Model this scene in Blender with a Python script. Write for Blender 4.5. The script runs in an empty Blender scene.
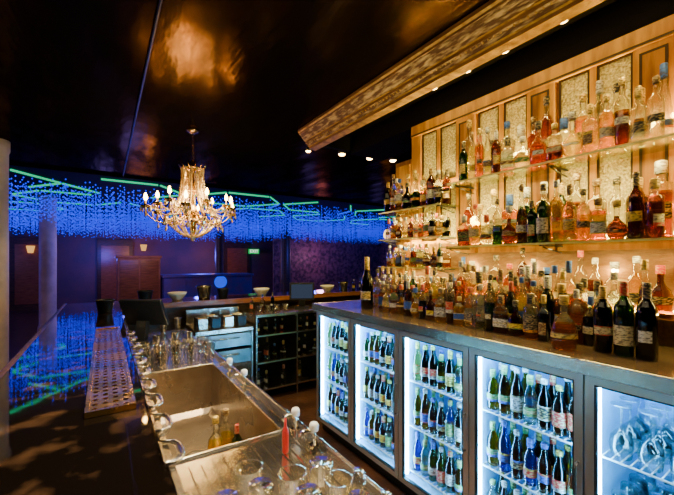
import bpy, math, random
from mathutils import Vector, Matrix
random.seed(7)
R=random.Random(11)
scene=bpy.context.scene
COL=scene.collection
pi=math.pi
# ------------------------------------------------------------------ materials
def newmat(name):
    m=bpy.data.materials.new(name); m.use_nodes=True
    nt=m.node_tree; nt.nodes.clear()
    out=nt.nodes.new('ShaderNodeOutputMaterial')
    return m,nt,out
def pbr(name,col,rough=.5,metal=0,spec=.5,noise=0,nscale=20,col2=None,bump=0,bscale=40,coat=0,stretch=None,trans=0,ior=1.45,lo=.38,hi=.62,bdist=.02,rough2=None):
    m,nt,out=newmat(name)
    p=nt.nodes.new('ShaderNodeBsdfPrincipled')
    p.inputs['Base Color'].default_value=(*col,1)
    p.inputs['Roughness'].default_value=rough
    p.inputs['Metallic'].default_value=metal
    p.inputs['Specular IOR Level'].default_value=spec
    p.inputs['Coat Weight'].default_value=coat
    p.inputs['Transmission Weight'].default_value=trans
    p.inputs['IOR'].default_value=ior
    nt.links.new(p.outputs[0],out.inputs[0])
    if col2 or bump:
        tc=nt.nodes.new('ShaderNodeTexCoord'); mp=nt.nodes.new('ShaderNodeMapping')
        nt.links.new(tc.outputs['Object'],mp.inputs[0])
        if stretch: mp.inputs['Scale'].default_value=stretch
        if col2:
            n=nt.nodes.new('ShaderNodeTexNoise'); n.inputs['Scale'].default_value=nscale; n.inputs['Detail'].default_value=6
            nt.links.new(mp.outputs[0],n.inputs[0])
            cr=nt.nodes.new('ShaderNodeValToRGB')
            cr.color_ramp.elements[0].position=lo; cr.color_ramp.elements[0].color=(*col,1)
            cr.color_ramp.elements[1].position=hi; cr.color_ramp.elements[1].color=(*col2,1)
            nt.links.new(n.outputs[0],cr.inputs[0]); nt.links.new(cr.outputs[0],p.inputs['Base Color'])
            if rough2 is not None:
                mr=nt.nodes.new('ShaderNodeMapRange'); mr.inputs[1].default_value=.35; mr.inputs[2].default_value=.65
                mr.inputs[3].default_value=rough; mr.inputs[4].default_value=rough2
                nt.links.new(n.outputs[0],mr.inputs[0]); nt.links.new(mr.outputs[0],p.inputs['Roughness'])
        if bump:
            n2=nt.nodes.new('ShaderNodeTexNoise'); n2.inputs['Scale'].default_value=bscale; n2.inputs['Detail'].default_value=3
            nt.links.new(mp.outputs[0],n2.inputs[0])
            b=nt.nodes.new('ShaderNodeBump'); b.inputs['Strength'].default_value=bump; b.inputs['Distance'].default_value=bdist
            nt.links.new(n2.outputs[0],b.inputs['Height']); nt.links.new(b.outputs[0],p.inputs['Normal'])
    return m
def emit(name,col,s,sample=True):
    m,nt,out=newmat(name)
    e=nt.nodes.new('ShaderNodeEmission'); e.inputs[0].default_value=(*col,1); e.inputs[1].default_value=s
    nt.links.new(e.outputs[0],out.inputs[0])
    if not sample:
        try: m.cycles.emission_sampling='NONE'
        except Exception: pass
    return m
def schlick(nt,f0,f90,power=4):
    lw=nt.nodes.new('ShaderNodeLayerWeight'); lw.inputs[0].default_value=.5
    pw=nt.nodes.new('ShaderNodeMath'); pw.operation='POWER'; pw.inputs[1].default_value=power
    nt.links.new(lw.outputs['Facing'],pw.inputs[0])
    ma=nt.nodes.new('ShaderNodeMath'); ma.operation='MULTIPLY_ADD'; ma.inputs[1].default_value=f90-f0; ma.inputs[2].default_value=f0; ma.use_clamp=True
    nt.links.new(pw.outputs[0],ma.inputs[0]); return ma.outputs[0]
def thinglass(name,col=(1,1,1),f0=.05,f90=.7,rough=.02,power=4,milk=0):
    m,nt,out=newmat(name); L=nt.links.new
    t=nt.nodes.new('ShaderNodeBsdfTransparent'); t.inputs[0].default_value=(*col,1)
    base=t.outputs[0]
    if milk:
        d=nt.nodes.new('ShaderNodeBsdfDiffuse'); d.inputs[0].default_value=(.95,.93,.88,1)
        m0=nt.nodes.new('ShaderNodeMixShader'); m0.inputs[0].default_value=milk
        L(t.outputs[0],m0.inputs[1]); L(d.outputs[0],m0.inputs[2]); base=m0.outputs[0]
    g=nt.nodes.new('ShaderNodeBsdfGlossy'); g.inputs['Roughness'].default_value=rough
    mx=nt.nodes.new('ShaderNodeMixShader')
    L(schlick(nt,f0,f90,power),mx.inputs[0])
    L(base,mx.inputs[1]); L(g.outputs[0],mx.inputs[2]); L(mx.outputs[0],out.inputs[0])
    return m
def bottleglass(name,col,dens=.35):
    m,nt,out=newmat(name)
    t=nt.nodes.new('ShaderNodeBsdfTransparent'); t.inputs[0].default_value=(*col,1)
    tl=nt.nodes.new('ShaderNodeBsdfTranslucent'); tl.inputs[0].default_value=(*[c**1.9 for c in col],1)
    rf=nt.nodes.new('ShaderNodeBsdfRefraction'); rf.inputs[0].default_value=(*col,1); rf.inputs['IOR'].default_value=1.3; rf.inputs['Roughness'].default_value=.03
    g=nt.nodes.new('ShaderNodeBsdfGlossy'); g.inputs['Roughness'].default_value=.05
    m1=nt.nodes.new('ShaderNodeMixShader'); m1.inputs[0].default_value=dens
    m2=nt.nodes.new('ShaderNodeMixShader'); m2.inputs[0].default_value=.45
    m3=nt.nodes.new('ShaderNodeMixShader')
    L=nt.links.new
    L(t.outputs[0],m1.inputs[1]); L(tl.outputs[0],m1.inputs[2])
    L(m1.outputs[0],m2.inputs[1]); L(rf.outputs[0],m2.inputs[2])
    L(schlick(nt,.06,.8,2.6),m3.inputs[0]); L(m2.outputs[0],m3.inputs[1]); L(g.outputs[0],m3.inputs[2]); L(m3.outputs[0],out.inputs[0])
    return m
def labelmat(name,col,metal=0):
    m,nt,out=newmat(name)
    p=nt.nodes.new('ShaderNodeBsdfPrincipled'); p.inputs['Roughness'].default_value=.5; p.inputs['Metallic'].default_value=metal
    tc=nt.nodes.new('ShaderNodeTexCoord'); mp=nt.nodes.new('ShaderNodeMapping'); mp.inputs['Scale'].default_value=(60,60,170)
    n=nt.nodes.new('ShaderNodeTexNoise'); n.inputs['Scale'].default_value=1.0; n.inputs['Detail'].default_value=2
    cr=nt.nodes.new('ShaderNodeValToRGB'); lum=sum(col)/3
    ink=(.05,.03,.02) if lum>.2 else (.6,.45,.2)
    cr.color_ramp.elements[0].position=.5; cr.color_ramp.elements[0].color=(*col,1)
    cr.color_ramp.elements[1].position=.57; cr.color_ramp.elements[1].color=(*[a*.25+b_*.75 for a,b_ in zip(col,ink)],1)
    L=nt.links.new
    L(tc.outputs['Object'],mp.inputs[0]);L(mp.outputs[0],n.inputs[0]);L(n.outputs[0],cr.inputs[0]);L(cr.outputs[0],p.inputs['Base Color']);L(p.outputs[0],out.inputs[0])
    return m
def ceilmat(name):
    m,nt,out=newmat(name); L=nt.links.new
    tc=nt.nodes.new('ShaderNodeTexCoord'); mp=nt.nodes.new('ShaderNodeMapping'); mp.inputs['Scale'].default_value=(1.5,.5,1)
    L(tc.outputs['Object'],mp.inputs[0])
    n=nt.nodes.new('ShaderNodeTexNoise'); n.inputs['Scale'].default_value=2.2; n.inputs['Detail'].default_value=8; L(mp.outputs[0],n.inputs[0])
    cr=nt.nodes.new('ShaderNodeValToRGB'); cr.color_ramp.elements[0].position=.38; cr.color_ramp.elements[0].color=(.016,.008,.004,1)
    cr.color_ramp.elements[1].position=.66; cr.color_ramp.elements[1].color=(.085,.043,.018,1); L(n.outputs[0],cr.inputs[0])
    g=nt.nodes.new('ShaderNodeBsdfGlossy'); L(cr.outputs[0],g.inputs[0])  # brown gloss colour puts the warm tone into the ceiling's reflections
    mr=nt.nodes.new('ShaderNodeMapRange'); mr.inputs[1].default_value=.3; mr.inputs[2].default_value=.7; mr.inputs[3].default_value=.27; mr.inputs[4].default_value=.14
    L(n.outputs[0],mr.inputs[0]); L(mr.outputs[0],g.inputs['Roughness'])
    n2=nt.nodes.new('ShaderNodeTexNoise'); n2.inputs['Scale'].default_value=1.3; n2.inputs['Detail'].default_value=5; L(mp.outputs[0],n2.inputs[0])
    b=nt.nodes.new('ShaderNodeBump'); b.inputs['Strength'].default_value=.5; b.inputs['Distance'].default_value=.05; L(n2.outputs[0],b.inputs['Height']); L(b.outputs[0],g.inputs['Normal'])
    d=nt.nodes.new('ShaderNodeBsdfDiffuse'); d.inputs[0].default_value=(.004,.003,.002,1)
    a=nt.nodes.new('ShaderNodeAddShader'); L(g.outputs[0],a.inputs[0]); L(d.outputs[0],a.inputs[1]); L(a.outputs[0],out.inputs[0])
    return m

STEEL=pbr('brushed_steel',(.76,.70,.61),.18,1,col2=(.56,.50,.42),nscale=3,bump=.03,bscale=20,rough2=.28)
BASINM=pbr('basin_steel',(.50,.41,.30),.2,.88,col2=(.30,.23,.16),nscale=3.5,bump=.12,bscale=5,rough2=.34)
STEELD=pbr('worn_steel',(.25,.23,.21),.3,1,col2=(.16,.15,.14),nscale=5)
CHROME=pbr('chrome',(.85,.8,.74),.12,1)
BLACKGLOSS=pbr('black_lacquer',(.006,.004,.003),.04,0,coat=.9,bump=.07,bscale=4,col2=(.09,.045,.022),nscale=11,lo=.52,hi=.72)
CEILM=ceilmat('black_gloss_ceiling')
CEIL2=pbr('matt_black_ceiling',(.004,.003,.004),.8,spec=.1)
BLACK=pbr('black_plastic',(.012,.012,.013),.4)
DARKW=pbr('dark_timber',(.035,.018,.008),.4,col2=(.09,.04,.015),nscale=6,stretch=(1,8,8))
REDW=pbr('red_timber',(.18,.06,.018),.3,col2=(.32,.12,.035),nscale=6,stretch=(.8,10,10))
BRNP=pbr('brown_panel',(.42,.17,.06),.5,col2=(.28,.1,.035),nscale=4)
FLOORM=pbr('dark_floor',(.035,.016,.010),.3,col2=(.09,.036,.018),nscale=3,bump=.2,bscale=30)
HONEY=pbr('honey_timber',(.34,.145,.003),.45,col2=(.15,.05,.001),nscale=5,stretch=(6,6,.7))
HONEY2=pbr('honey_timber_rail',(.62,.30,.008),.4,col2=(.36,.15,.003),nscale=6,stretch=(3,3,.6))
HONEY3=pbr('dark_timber_groove',(.03,.011,.001),.5)
COUNTERM=pbr('stone_counter',(.065,.042,.026),.13,col2=(.10,.065,.04),nscale=4,spec=.7)
DISTRESS=pbr('distressed_cornice',(.13,.055,.012),.5,col2=(.68,.48,.22),nscale=30,bump=1,bscale=40,stretch=(1.6,.35,1.6),lo=.46,hi=.66)
CORNB=pbr('cornice_timber',(.12,.05,.01),.45,col2=(.26,.12,.03),nscale=9,bump=.5,bscale=40,stretch=(1,.4,1))
GOLDTRIM=pbr('gilt_trim',(.70,.42,.08),.42,.2,bump=.5,bscale=50,col2=(.24,.11,.02),nscale=16,lo=.35,hi=.7)
BRASS=pbr('aged_brass',(.6,.38,.12),.2,1)
WHITEP=pbr('white_plastic',(.8,.8,.78),.35)
CERAM=pbr('white_ceramic',(.85,.80,.7),.2)
WAXM=pbr('candle_sleeve',(.85,.55,.22),.4)
REDP=pbr('red_plastic',(.6,.02,.015),.3)
SHELFG=thinglass('shelf_glass',(.84,.92,.80),.08,.7)
SHELFEDGE=pbr('shelf_glass_edge',(.95,.95,.45),.1,trans=.3)
DOORG=thinglass('fridge_glass',(.985,.99,1),.03,.6,power=4)
FRIN=pbr('liner_glow_tint',(.20,.64,1),.4)  # cyan glow of the tubes is put into the white liner's colour
FRFR=pbr('fridge_door_frame',(.75,.73,.7),.3,.9,bump=.03,bscale=30)
TEXG=pbr('pebbled_glass',(.34,.27,.08),.10,.0,spec=1,col2=(.80,.68,.30),nscale=95,bump=1.0,bscale=80,lo=.36,hi=.64)
CRYSTAL=pbr('crystal',(1,.80,.45),.04,.35,trans=.4,ior=1.6,spec=1)
PGLASS=thinglass('tumbler_glass',(.97,.96,.93),.06,.95,.03,2.6)
GRIM=thinglass('tumbler_rim',(.9,.88,.84),.3,.95,.06,2,milk=.15)
WALLB=pbr('far_wall',(.10,.05,.08),.6,col2=(.17,.07,.08),nscale=1.5)
STAGE=pbr('stage_panel',(.08,.07,.35),.5,col2=(.16,.08,.22),nscale=3)
WALLP=pbr('patterned_wallpaper',(.05,.03,.05),.5,col2=(.24,.12,.14),nscale=9)
WALLD=pbr('dark_wall',(.04,.02,.015),.6)
COLM=pbr('plaster_column',(.7,.6,.5),.5,col2=(.5,.42,.35),nscale=4)
BULB=emit('candle_bulb',(1,.52,.10),55)
SPOTM=emit('spot_lens',(1,.58,.16),40)
COOL=emit('cool_tube',(.12,.58,1),125)
BLUEL=emit('blue_beads',(.0,.012,1),2.2,False)
BLUET=emit('blue_tube',(.0,.06,1),1.5,False)
GREENT=emit('green_tube',(.0,1,.42),.75,False)
SCON=emit('sconce_glow',(1,.48,.12),1.2,False)
SCREEN=emit('screen_glow',(.22,.3,.5),.16,False)
# ------------------------------------------------------------------ mesh builder
class MB:
    def __init__(s): s.v=[];s.f=[];s.m=[];s.sm=[]
    def add(s,vs,fs,mi=0,smooth=False):
        o=len(s.v); s.v+= [tuple(x) for x in vs]
        for f in fs: s.f.append(tuple(i+o for i in f)); s.m.append(mi); s.sm.append(smooth)
    def box(s,x0,x1,y0,y1,z0,z1,mi=0):
        vs=[(x0,y0,z0),(x1,y0,z0),(x1,y1,z0),(x0,y1,z0),(x0,y0,z1),(x1,y0,z1),(x1,y1,z1),(x0,y1,z1)]
        s.add(vs,[(0,3,2,1),(4,5,6,7),(0,1,5,4),(1,2,6,5),(2,3,7,6),(3,0,4,7)],mi)
    def lathe(s,prof,seg=16,mi=0,c=(0,0,0),a0=0,a1=2*pi,nexp=None,sx=1,sy=1,mats=None,smooth=True):
        full=abs(a1-a0-2*pi)<1e-6
        n=seg if full else seg+1
        vs=[]
        for k,(r,z) in enumerate(prof):
            e=nexp[k] if nexp else 2
            for i in range(n):
                a=a0+(a1-a0)*i/seg
                ca,sa=math.cos(a),math.sin(a)
                q=1 if e==2 else 1/((abs(ca)**e+abs(sa)**e)**(1/e))
                vs.append((c[0]+r*q*ca*sx,c[1]+r*q*sa*sy,c[2]+z))
        o=len(s.v); s.v+=vs
        for k in range(len(prof)-1):
            for i in range(seg):
                j=(i+1)%n if full else i+1
                s.f.append((o+k*n+i,o+k*n+j,o+(k+1)*n+j,o+(k+1)*n+i))
                s.m.append(mats[k] if mats else mi); s.sm.append(smooth)
    def cyl(s,c,r,h,seg=16,mi=0,r2=None):
        r2=r if r2 is None else r2
        s.lathe([(0.0001,0),(r,0)],seg,mi,c,smooth=False); s.lathe([(r,0),(r2,h)],seg,mi,c); s.lathe([(r2,h),(.0001,h)],seg,mi,c,smooth=False)
    def tube(s,pts,r,seg=8,mi=0,closed=False,rs=None):
        pts=[Vector(p) for p in pts]; n=len(pts); vs=[]
        up=Vector((0,0,1))
        for i,p in enumerate(pts):
            if closed: d=pts[(i+1)%n]-pts[i-1]
            else: d=pts[min(i+1,n-1)]-pts[max(i-1,0)]
            d.normalize()
            u=up if abs(d.dot(up))<.95 else Vector((1,0,0))
            a=d.cross(u).normalized(); b=a.cross(d).normalized()
            rr=rs[i] if rs else r
            for k in range(seg):
                t=2*pi*k/seg
                vs.append(tuple(p+a*math.cos(t)*rr+b*math.sin(t)*rr))
        fs=[]
        for i in range(n if closed else n-1):
            for k in range(seg):
                i2=(i+1)%n
                fs.append((i*seg+k,i*seg+(k+1)%seg,i2*seg+(k+1)%seg,i2*seg+k))
        if not closed:
            fs.append(tuple(range(seg))[::-1]); fs.append(tuple((n-1)*seg+k for k in range(seg)))
        s.add(vs,fs,mi,True)
    def octa(s,c,r,h=None,mi=0):
        h=h or r; x,y,z=c
        s.add([(x+r,y,z),(x,y+r,z),(x-r,y,z),(x,y-r,z),(x,y,z+h),(x,y,z-h)],
              [(0,1,4),(1,2,4),(2,3,4),(3,0,4),(1,0,5),(2,1,5),(3,2,5),(0,3,5)],mi)
    def sphere(s,c,r,seg=12,mi=0,sz=1):
        pr=[(max(.0001,r*math.sin(pi*i/8)),-r*sz*math.cos(pi*i/8)) for i in range(9)]
        s.lathe(pr,seg,mi,c)
    def mesh(s,name,mats):
        me=bpy.data.meshes.new(name); me.from_pydata(s.v,[],s.f)
        for m in mats: me.materials.append(m)
        me.polygons.foreach_set('material_index',s.m); me.polygons.foreach_set('use_smooth',s.sm)
        me.update(); return me
def ob(name,mesh,loc=(0,0,0),parent=None,rot=None):
    o=bpy.data.objects.new(name,mesh); COL.objects.link(o)
    o.location=loc
    if rot: o.rotation_euler=rot
    if parent: o.parent=parent
    return o
def tag(o,label,cat,group=None,kind=None):
    o['label']=label;o['category']=cat
    if group:o['group']=group
    if kind:o['kind']=kind
    return o
def struct(o): o['kind']='structure'; return o
def bevel(o,w=.004,seg=2):
    b=o.modifiers.new('bevel','BEVEL'); b.width=w;b.segments=seg;b.limit_method='ANGLE'; return o
def mk(name,fn,mats,loc=(0,0,0),parent=None,rot=None,bev=0):
    b=MB(); fn(b); o=ob(name,b.mesh(name,mats if isinstance(mats,(list,tuple)) else [mats]),loc,parent,rot)
    if bev: bevel(o,bev)
    return o
def empty(name,loc=(0,0,0),rot=None):
    o=ob(name,None,loc,None,rot); o.empty_display_size=.05; return o
# ------------------------------------------------------------------ camera
cam=bpy.data.cameras.new('camera'); cam.lens=350/674*36; cam.sensor_width=36; cam.shift_y=12.5/674
cam.clip_start=.03
co=bpy.data.objects.new('camera',cam); COL.objects.link(co)
co.location=(0,0,1.45); co.rotation_euler=(pi/2,0,-math.atan(232/350)); scene.camera=co
# ------------------------------------------------------------------ room
XL,XR,YN,YF=-6.5,10,-2.5,13.2
def S(name,x0,x1,y0,y1,z0,z1,mat): return struct(mk(name,lambda b:b.box(x0,x1,y0,y1,z0,z1),mat))
S('floor',XL,XR,YN,YF,-.1,0,FLOORM)
S('ceiling',XL,XR,YN,6.3,2.75,2.95,CEILM)
S('trim_1',XL,XR,6.3,6.34,2.715,2.95,CEIL2)
S('trim_2',XL,XR,6.34,YF,2.74,2.95,CEIL2)
S('wall_far',XL,XR,YF,YF+.1,0,2.74,WALLB)
S('wall_left',XL-.1,XL,YN,YF,0,2.95,WALLD)
S('wall_right',XR,XR+.1,YN,YF,0,2.95,WALLP)
S('wall_near',XL,XR,YN-.1,YN,0,2.95,WALLD)
S('wall_partition',5.0,9.98,11.6,11.7,0,2.735,WALLP)
def backwall(b):
    X0,X1=2.15,2.25
    b.box(X0+.03,X1,-.6,2.1,0,2.56,0)
    b.box(X0,X0+.03,-.6,2.1,1.09,1.16,1)
    b.box(X0-.012,X0+.03,-.6,2.1,2.47,2.56,1)
    b.box(X0-.02,X0-.012,-.6,2.1,2.475,2.485,2)
    y=1.995
    b.box(X0-.006,X0+.03,2.0,2.1,1.16,2.47,1)
    while y>-.5:
        a1=y; a0=y-.155; c1=y-.185; c0=y-.34
        b.box(X0,X0+.03,c1,a0,1.6,2.47,1)
        b.box(X0-.006,X0+.03,c0-.155,c0,1.16,2.47,1)
        g=.012
        b.box(X0-.010,X0-.006,c0-.13,c0-.13+g,1.7,2.44,2); b.box(X0-.010,X0-.006,c0-.037,c0-.037+g,1.7,2.44,2)
        b.box(X0-.010,X0-.006,c0-.118,c0-.037,2.428,2.44,2); b.box(X0-.010,X0-.006,c0-.118,c0-.037,1.7,1.712,2)
        b.box(X0-.009,X0-.006,c0-.118,c0-.037,1.712,2.428,0)
        b.box(X0,X0+.03,c0,a1,1.5,1.6,1)
        b.box(X0-.004,X0+.03,c0,a1,2.03,2.06,1)
        for (p,q) in((a0,a1),(c0,c1)):
            for (zz0,zz1) in((1.6,2.03),(2.06,2.47)):
                g=.012
                b.box(X0+.006,X0+.012,p,p+g,zz0,zz1,2);b.box(X0+.006,X0+.012,q-g,q,zz0,zz1,2)
                b.box(X0+.006,X0+.012,p+g,q-g,zz0,zz0+g,2);b.box(X0+.006,X0+.012,p+g,q-g,zz1-g,zz1,2)
        y-=.515
bw=struct(mk('wall_back_bar',backwall,[HONEY,HONEY2,HONEY3]))
y=1.995;k=0
while y>-.5:
    for (a,bq) in ((y-.155,y),(y-.34,y-.185)):
        k+=1
        def win(b,a=a,bq=bq):
            b.box(2.166,2.179,a,bq,1.6,2.03,0); b.box(2.166,2.179,a,bq,2.06,2.47,0)
        struct(mk('window_%d'%k,win,TEXG))
    y-=.515
struct(mk('trim_3',lambda b:b.box(2.136,2.148,-.6,2.05,1.165,1.5),CORNB))
struct(mk('trim_10',lambda b:(b.box(2.15,2.25,2.105,2.30,1.076,2.30,0),b.box(2.14,2.15,2.12,2.28,1.12,1.60,1),b.box(2.14,2.15,2.12,2.28,1.64,2.26,1)),[HONEY,HONEY2]))
struct(mk('trim_4',lambda b:(b.box(1.985,2.13,.36,.44,1.09,2.55),b.box(1.975,1.985,.375,.425,1.2,2.45)),HONEY2,bev=.004))
S('trim_5',2.16,2.6,-.6,3.0,2.565,2.75,CEIL2)
def cornice(b):
    Y0,Y1=-1.5,3.12
    prof=[(1.60,2.745),(1.60,2.722),(1.612,2.712),(1.615,2.70),(1.625,2.697),(1.672,2.645),(1.684,2.642),(1.686,2.625),(1.705,2.615),(1.715,2.598),(1.728,2.594),(1.730,2.575),(1.80,2.57),(1.80,2.745)]
    n=len(prof)
    vs=[(x,Y0,z) for x,z in prof]+[(x,Y1,z) for x,z in prof]
    mt=[2,1,2,0,0,1,2,0,0,1,2,1,2,2]
    for i in range(n):
        j=(i+1)%n
        b.add([vs[i],vs[j],vs[n+j],vs[n+i]],[(0,1,2,3)],mt[i])
    b.add([(x,Y1,z) for x,z in prof],[tuple(range(n))],2)
    y=-1.4
    while y<3.1:
        b.octa((1.698,y+.02,2.622),.010,.010,1)
        y+=.035
struct(mk('trim_6',cornice,[DISTRESS,GOLDTRIM,CORNB]))
S('trim_7',1.80,2.16,3.0,3.06,2.60,2.745,CEIL2)
S('trim_9',1.81,1.87,-1.5,3.0,2.66,2.72,CORNB)
tag(mk('ceiling_conduit',lambda b:b.tube([(.23,-2.4,2.735),(.23,6.25,2.735)],.008),BLACK),'thin black conduit running along the glossy ceiling','conduit')
def column(x,y,r,h,label,mat):
    def f(b):
        b.lathe([(.001,0),(r*1.15,0),(r*1.15,.12),(r,.16),(r,h-.14),(r*1.1,h-.1),(r*1.1,h-.003),(.001,h-.003)],20)
    return tag(mk('column',f,mat,(x,y,0)),label,'column')
column(-1.0,5.2,.12,2.75,'pale plaster column beside the bar',COLM)
column(-.95,9.0,.14,2.74,'grey plaster column under the blue lights',COLM)
column(4.7,10.0,.16,2.74,'dark round column near the patterned wall',DARKW)
column(2.95,11.0,.14,2.74,'dark round column behind the stage',DARKW)
# ------------------------------------------------------------------ back bar counter + fridges
XF=1.5
def ctop(b):
    b.box(XF,2.13,-.45,2.62,1.03,1.075,0)
    b.box(XF-.012,XF+.0,-.45,2.62,1.022,1.077,1)
    b.box(XF-.012,2.13,2.62,2.632,1.022,1.077,1)
tag(mk('back_bar_counter',ctop,[COUNTERM,STEEL],bev=.003),'long smooth brown back bar worktop with metal edge','counter')
tag(mk('bottle_riser',lambda b:(b.box(2.02,2.13,-.3,2.25,1.0755,1.19),b.box(2.015,2.02,-.3,2.25,1.175,1.192)),DARKW),'long dark timber riser step on the brown counter','riser')
tag(mk('plinth',lambda b:b.box(XF+.06,2.1,-.42,2.58,0,.095),BLACK),'black recessed plinth under the bottle fridges','plinth')
FY=[2.585-.5*i for i in range(6)]
shz=[.165,.44,.715]
W=.494
def fb(b):
    x0,x1,z0,z1=.03,.6,.1,1.02
    t=.02
    b.box(x0,x1,0,t,z0,z1,0); b.box(x0,x1,W-t,W,z0,z1,0)
    b.box(x0,x1,t,W-t,z0,z0+t,0); b.box(x0,x1,t,W-t,z1-t,z1,0)
    b.box(x1-t,x1,t,W-t,z0+t,z1-t,0)
b=MB();fb(b); fr_body=b.mesh('fridge_body',[FRIN])
def fframe(b):
    z0,z1=.1,1.02; t=.03
    b.box(0,.028,0,t,z0,z1);b.box(0,.028,W-t,W,z0,z1);b.box(0,.028,t,W-t,z0,z0+t);b.box(0,.028,t,W-t,z1-t,z1)
    g=.006
    b.box(.001,.022,t,t+g,z0+t,z1-t,1);b.box(.001,.022,W-t-g,W-t,z0+t,z1-t,1);b.box(.001,.022,t+g,W-t-g,z0+t,z0+t+g,1);b.box(.001,.022,t+g,W-t-g,z1-t-g,z1-t,1)
b=MB();fframe(b);bm_door=b.mesh('fridge_door',[FRFR,BLACK]); m_door=bm_door
b=MB();b.box(.01,.016,.036,W-.036,.136,.984);m_pane=b.mesh('fridge_pane',[DOORG])
b=MB();b.tube([(0,.016,.5),(-.02,.016,.5),(-.025,.016,.52),(-.025,.016,.66),(-.02,.016,.68),(0,.016,.68)],.0045);m_hand=b.mesh('fridge_handle',[STEELD])
def fshelf(b):
    for i in range(16):
        yy=.035+i*(W-.07)/15; b.box(.06,.56,yy-.0015,yy+.0015,-.004,0)
    for xx in(.06,.3,.555): b.box(xx,xx+.005,.03,W-.03,-.009,-.004)
b=MB();fshelf(b);m_shelf=b.mesh('fridge_shelf',[WHITEP])
b=MB();b.box(.036,.05,.022,.036,.14,.98);b.box(.036,.05,W-.036,W-.022,.14,.98);b.box(.036,.05,.036,W-.036,.976,.990);m_lt=b.mesh('fridge_light',[COOL])
for i in range(5):
    e=empty('bottle_fridge',(XF+.002,FY[i+1]+.003,0))
    tag(e,['glass-door bottle fridge at the end of the back bar','glass-door fridge stocked with beer bottles','glass-door fridge packed with cider and beer','glass-door fridge with red and gold labelled bottles','glass-door fridge with upturned stemware and glasses'][i],'fridge','glass door fridges under the back bar')
    ob('body',fr_body,parent=e); d=ob('door',m_door,parent=e); ob('glass_pane',m_pane,parent=d); ob('handle',m_hand,parent=d)
    for z in shz: ob('wire_shelf',m_shelf,(0,0,z),parent=e)
    ob('light_tube',m_lt,parent=e)
# ------------------------------------------------------------------ bottles
paper={'cream':(.75,.64,.36),'white':(.78,.75,.66),'black':(.02,.02,.02),'red':(.55,.02,.015),'gold':(.85,.6,.14),'green':(.03,.22,.06),'blue':(.03,.12,.55),'orange':(.85,.33,.02),'silver':(.6,.6,.58),'brown':(.15,.07,.02),'yellow':(.85,.65,.05)}
PM={k:labelmat('label_'+k,v,0.6 if k in('gold','silver') else 0) for k,v in paper.items()}
GC={'clear':((.95,.95,.86),.03),'amber':((.72,.38,.008),.12),'honey':((.92,.70,.05),.14),'brown':((.36,.16,.006),.12),'green':((.07,.20,.03),.2),'dark':((.03,.035,.015),.3),'red':((.45,.03,.01),.15),'blue':((.05,.22,.8),.35),'pale':((.95,.88,.42),.2),'lime':((.45,.6,.08),.2),'bright_green':((.05,.45,.08),.35)}
GM={k:bottleglass('glass_'+k,c,d) for k,(c,d) in GC.items()}
KD={
 'round':([(.001,.002),(.034,0),(.038,.006),(.038,.165),(.034,.188),(.018,.212),(.0135,.225),(.0135,.27),(.016,.274),(.016,.28),(.001,.28)],2,(.045,.13),(.0165,.268,.303),1),
 'square':([(.001,.002),(.036,0),(.04,.006),(.04,.17),(.037,.185),(.02,.2),(.014,.212),(.014,.25),(.016,.254),(.016,.26),(.001,.26)],5,(.04,.135),(.0175,.25,.282),.85),
 'tall':([(.001,.002),(.031,0),(.034,.006),(.036,.2),(.032,.222),(.016,.245),(.013,.255),(.013,.305),(.0155,.308),(.0155,.313),(.001,.313)],2,(.07,.15),(.016,.3,.335),1),
 'squat':([(.001,.002),(.04,0),(.05,.01),(.054,.05),(.052,.09),(.04,.125),(.02,.15),(.014,.165),(.014,.2),(.018,.204),(.018,.21),(.001,.21)],2,(.045,.09),(.02,.2,.24),.7),
 'wine':([(.001,.004),(.034,0),(.037,.006),(.037,.185),(.034,.205),(.02,.228),(.014,.242),(.0135,.29),(.015,.293),(.015,.3),(.001,.3)],2,(.05,.135),(.0152,.245,.303),1),
 'champagne':([(.001,.004),(.04,0),(.044,.006),(.044,.14),(.04,.175),(.026,.215),(.016,.245),(.0145,.29),(.0165,.293),(.0165,.305),(.001,.305)],2,(.05,.12),(.0185,.225,.318),1),
 'flute':([(.001,.002),(.026,0),(.03,.006),(.034,.1),(.03,.16),(.02,.24),(.013,.28),(.012,.33),(.0145,.333),(.0145,.34),(.001,.34)],2,(.06,.11),(.015,.325,.37),1),
 'beer':([(.001,.002),(.028,0),(.0305,.005),(.0305,.125),(.028,.145),(.016,.178),(.0125,.2),(.0125,.222),(.014,.224),(.014,.23),(.001,.23)],2,(.03,.11),(.0155,.212,.236),1),
 'jug':([(.001,.002),(.044,0),(.05,.008),(.05,.1),(.046,.13),(.03,.155),(.016,.168),(.015,.2),(.02,.204),(.02,.21),(.001,.21)],3,(.03,.1),(.021,.2,.232),.7),
 'orb':([(.001,.002),(.025,0),(.03,.004),(.046,.03),(.052,.06),(.046,.09),(.025,.115),(.014,.13),(.0135,.2),(.017,.204),(.017,.21),(.001,.21)],2,(.045,.078),(.022,.205,.245),.8),
 'slab':([(.001,.002),(.044,0),(.048,.005),(.048,.15),(.044,.166),(.02,.182),(.015,.19),(.015,.215),(.018,.218),(.018,.225),(.001,.225)],6,(.03,.12),(.02,.216,.25),.55),
 'canister':([(.001,.002),(.038,0),(.041,.004),(.041,.19),(.038,.2),(.018,.206),(.016,.21),(.016,.24),(.017,.242),(.017,.245),(.001,.245)],2,(.03,.15),(.022,.235,.28),1),
}
NM={'round':'spirit_bottle','square':'whisky_bottle','tall':'vodka_bottle','squat':'cognac_bottle','wine':'wine_bottle','champagne':'champagne_bottle','flute':'liqueur_bottle','beer':'beer_bottle','jug':'gin_bottle','orb':'decanter_bottle','slab':'flask_bottle','canister':'rum_bottle'}
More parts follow.
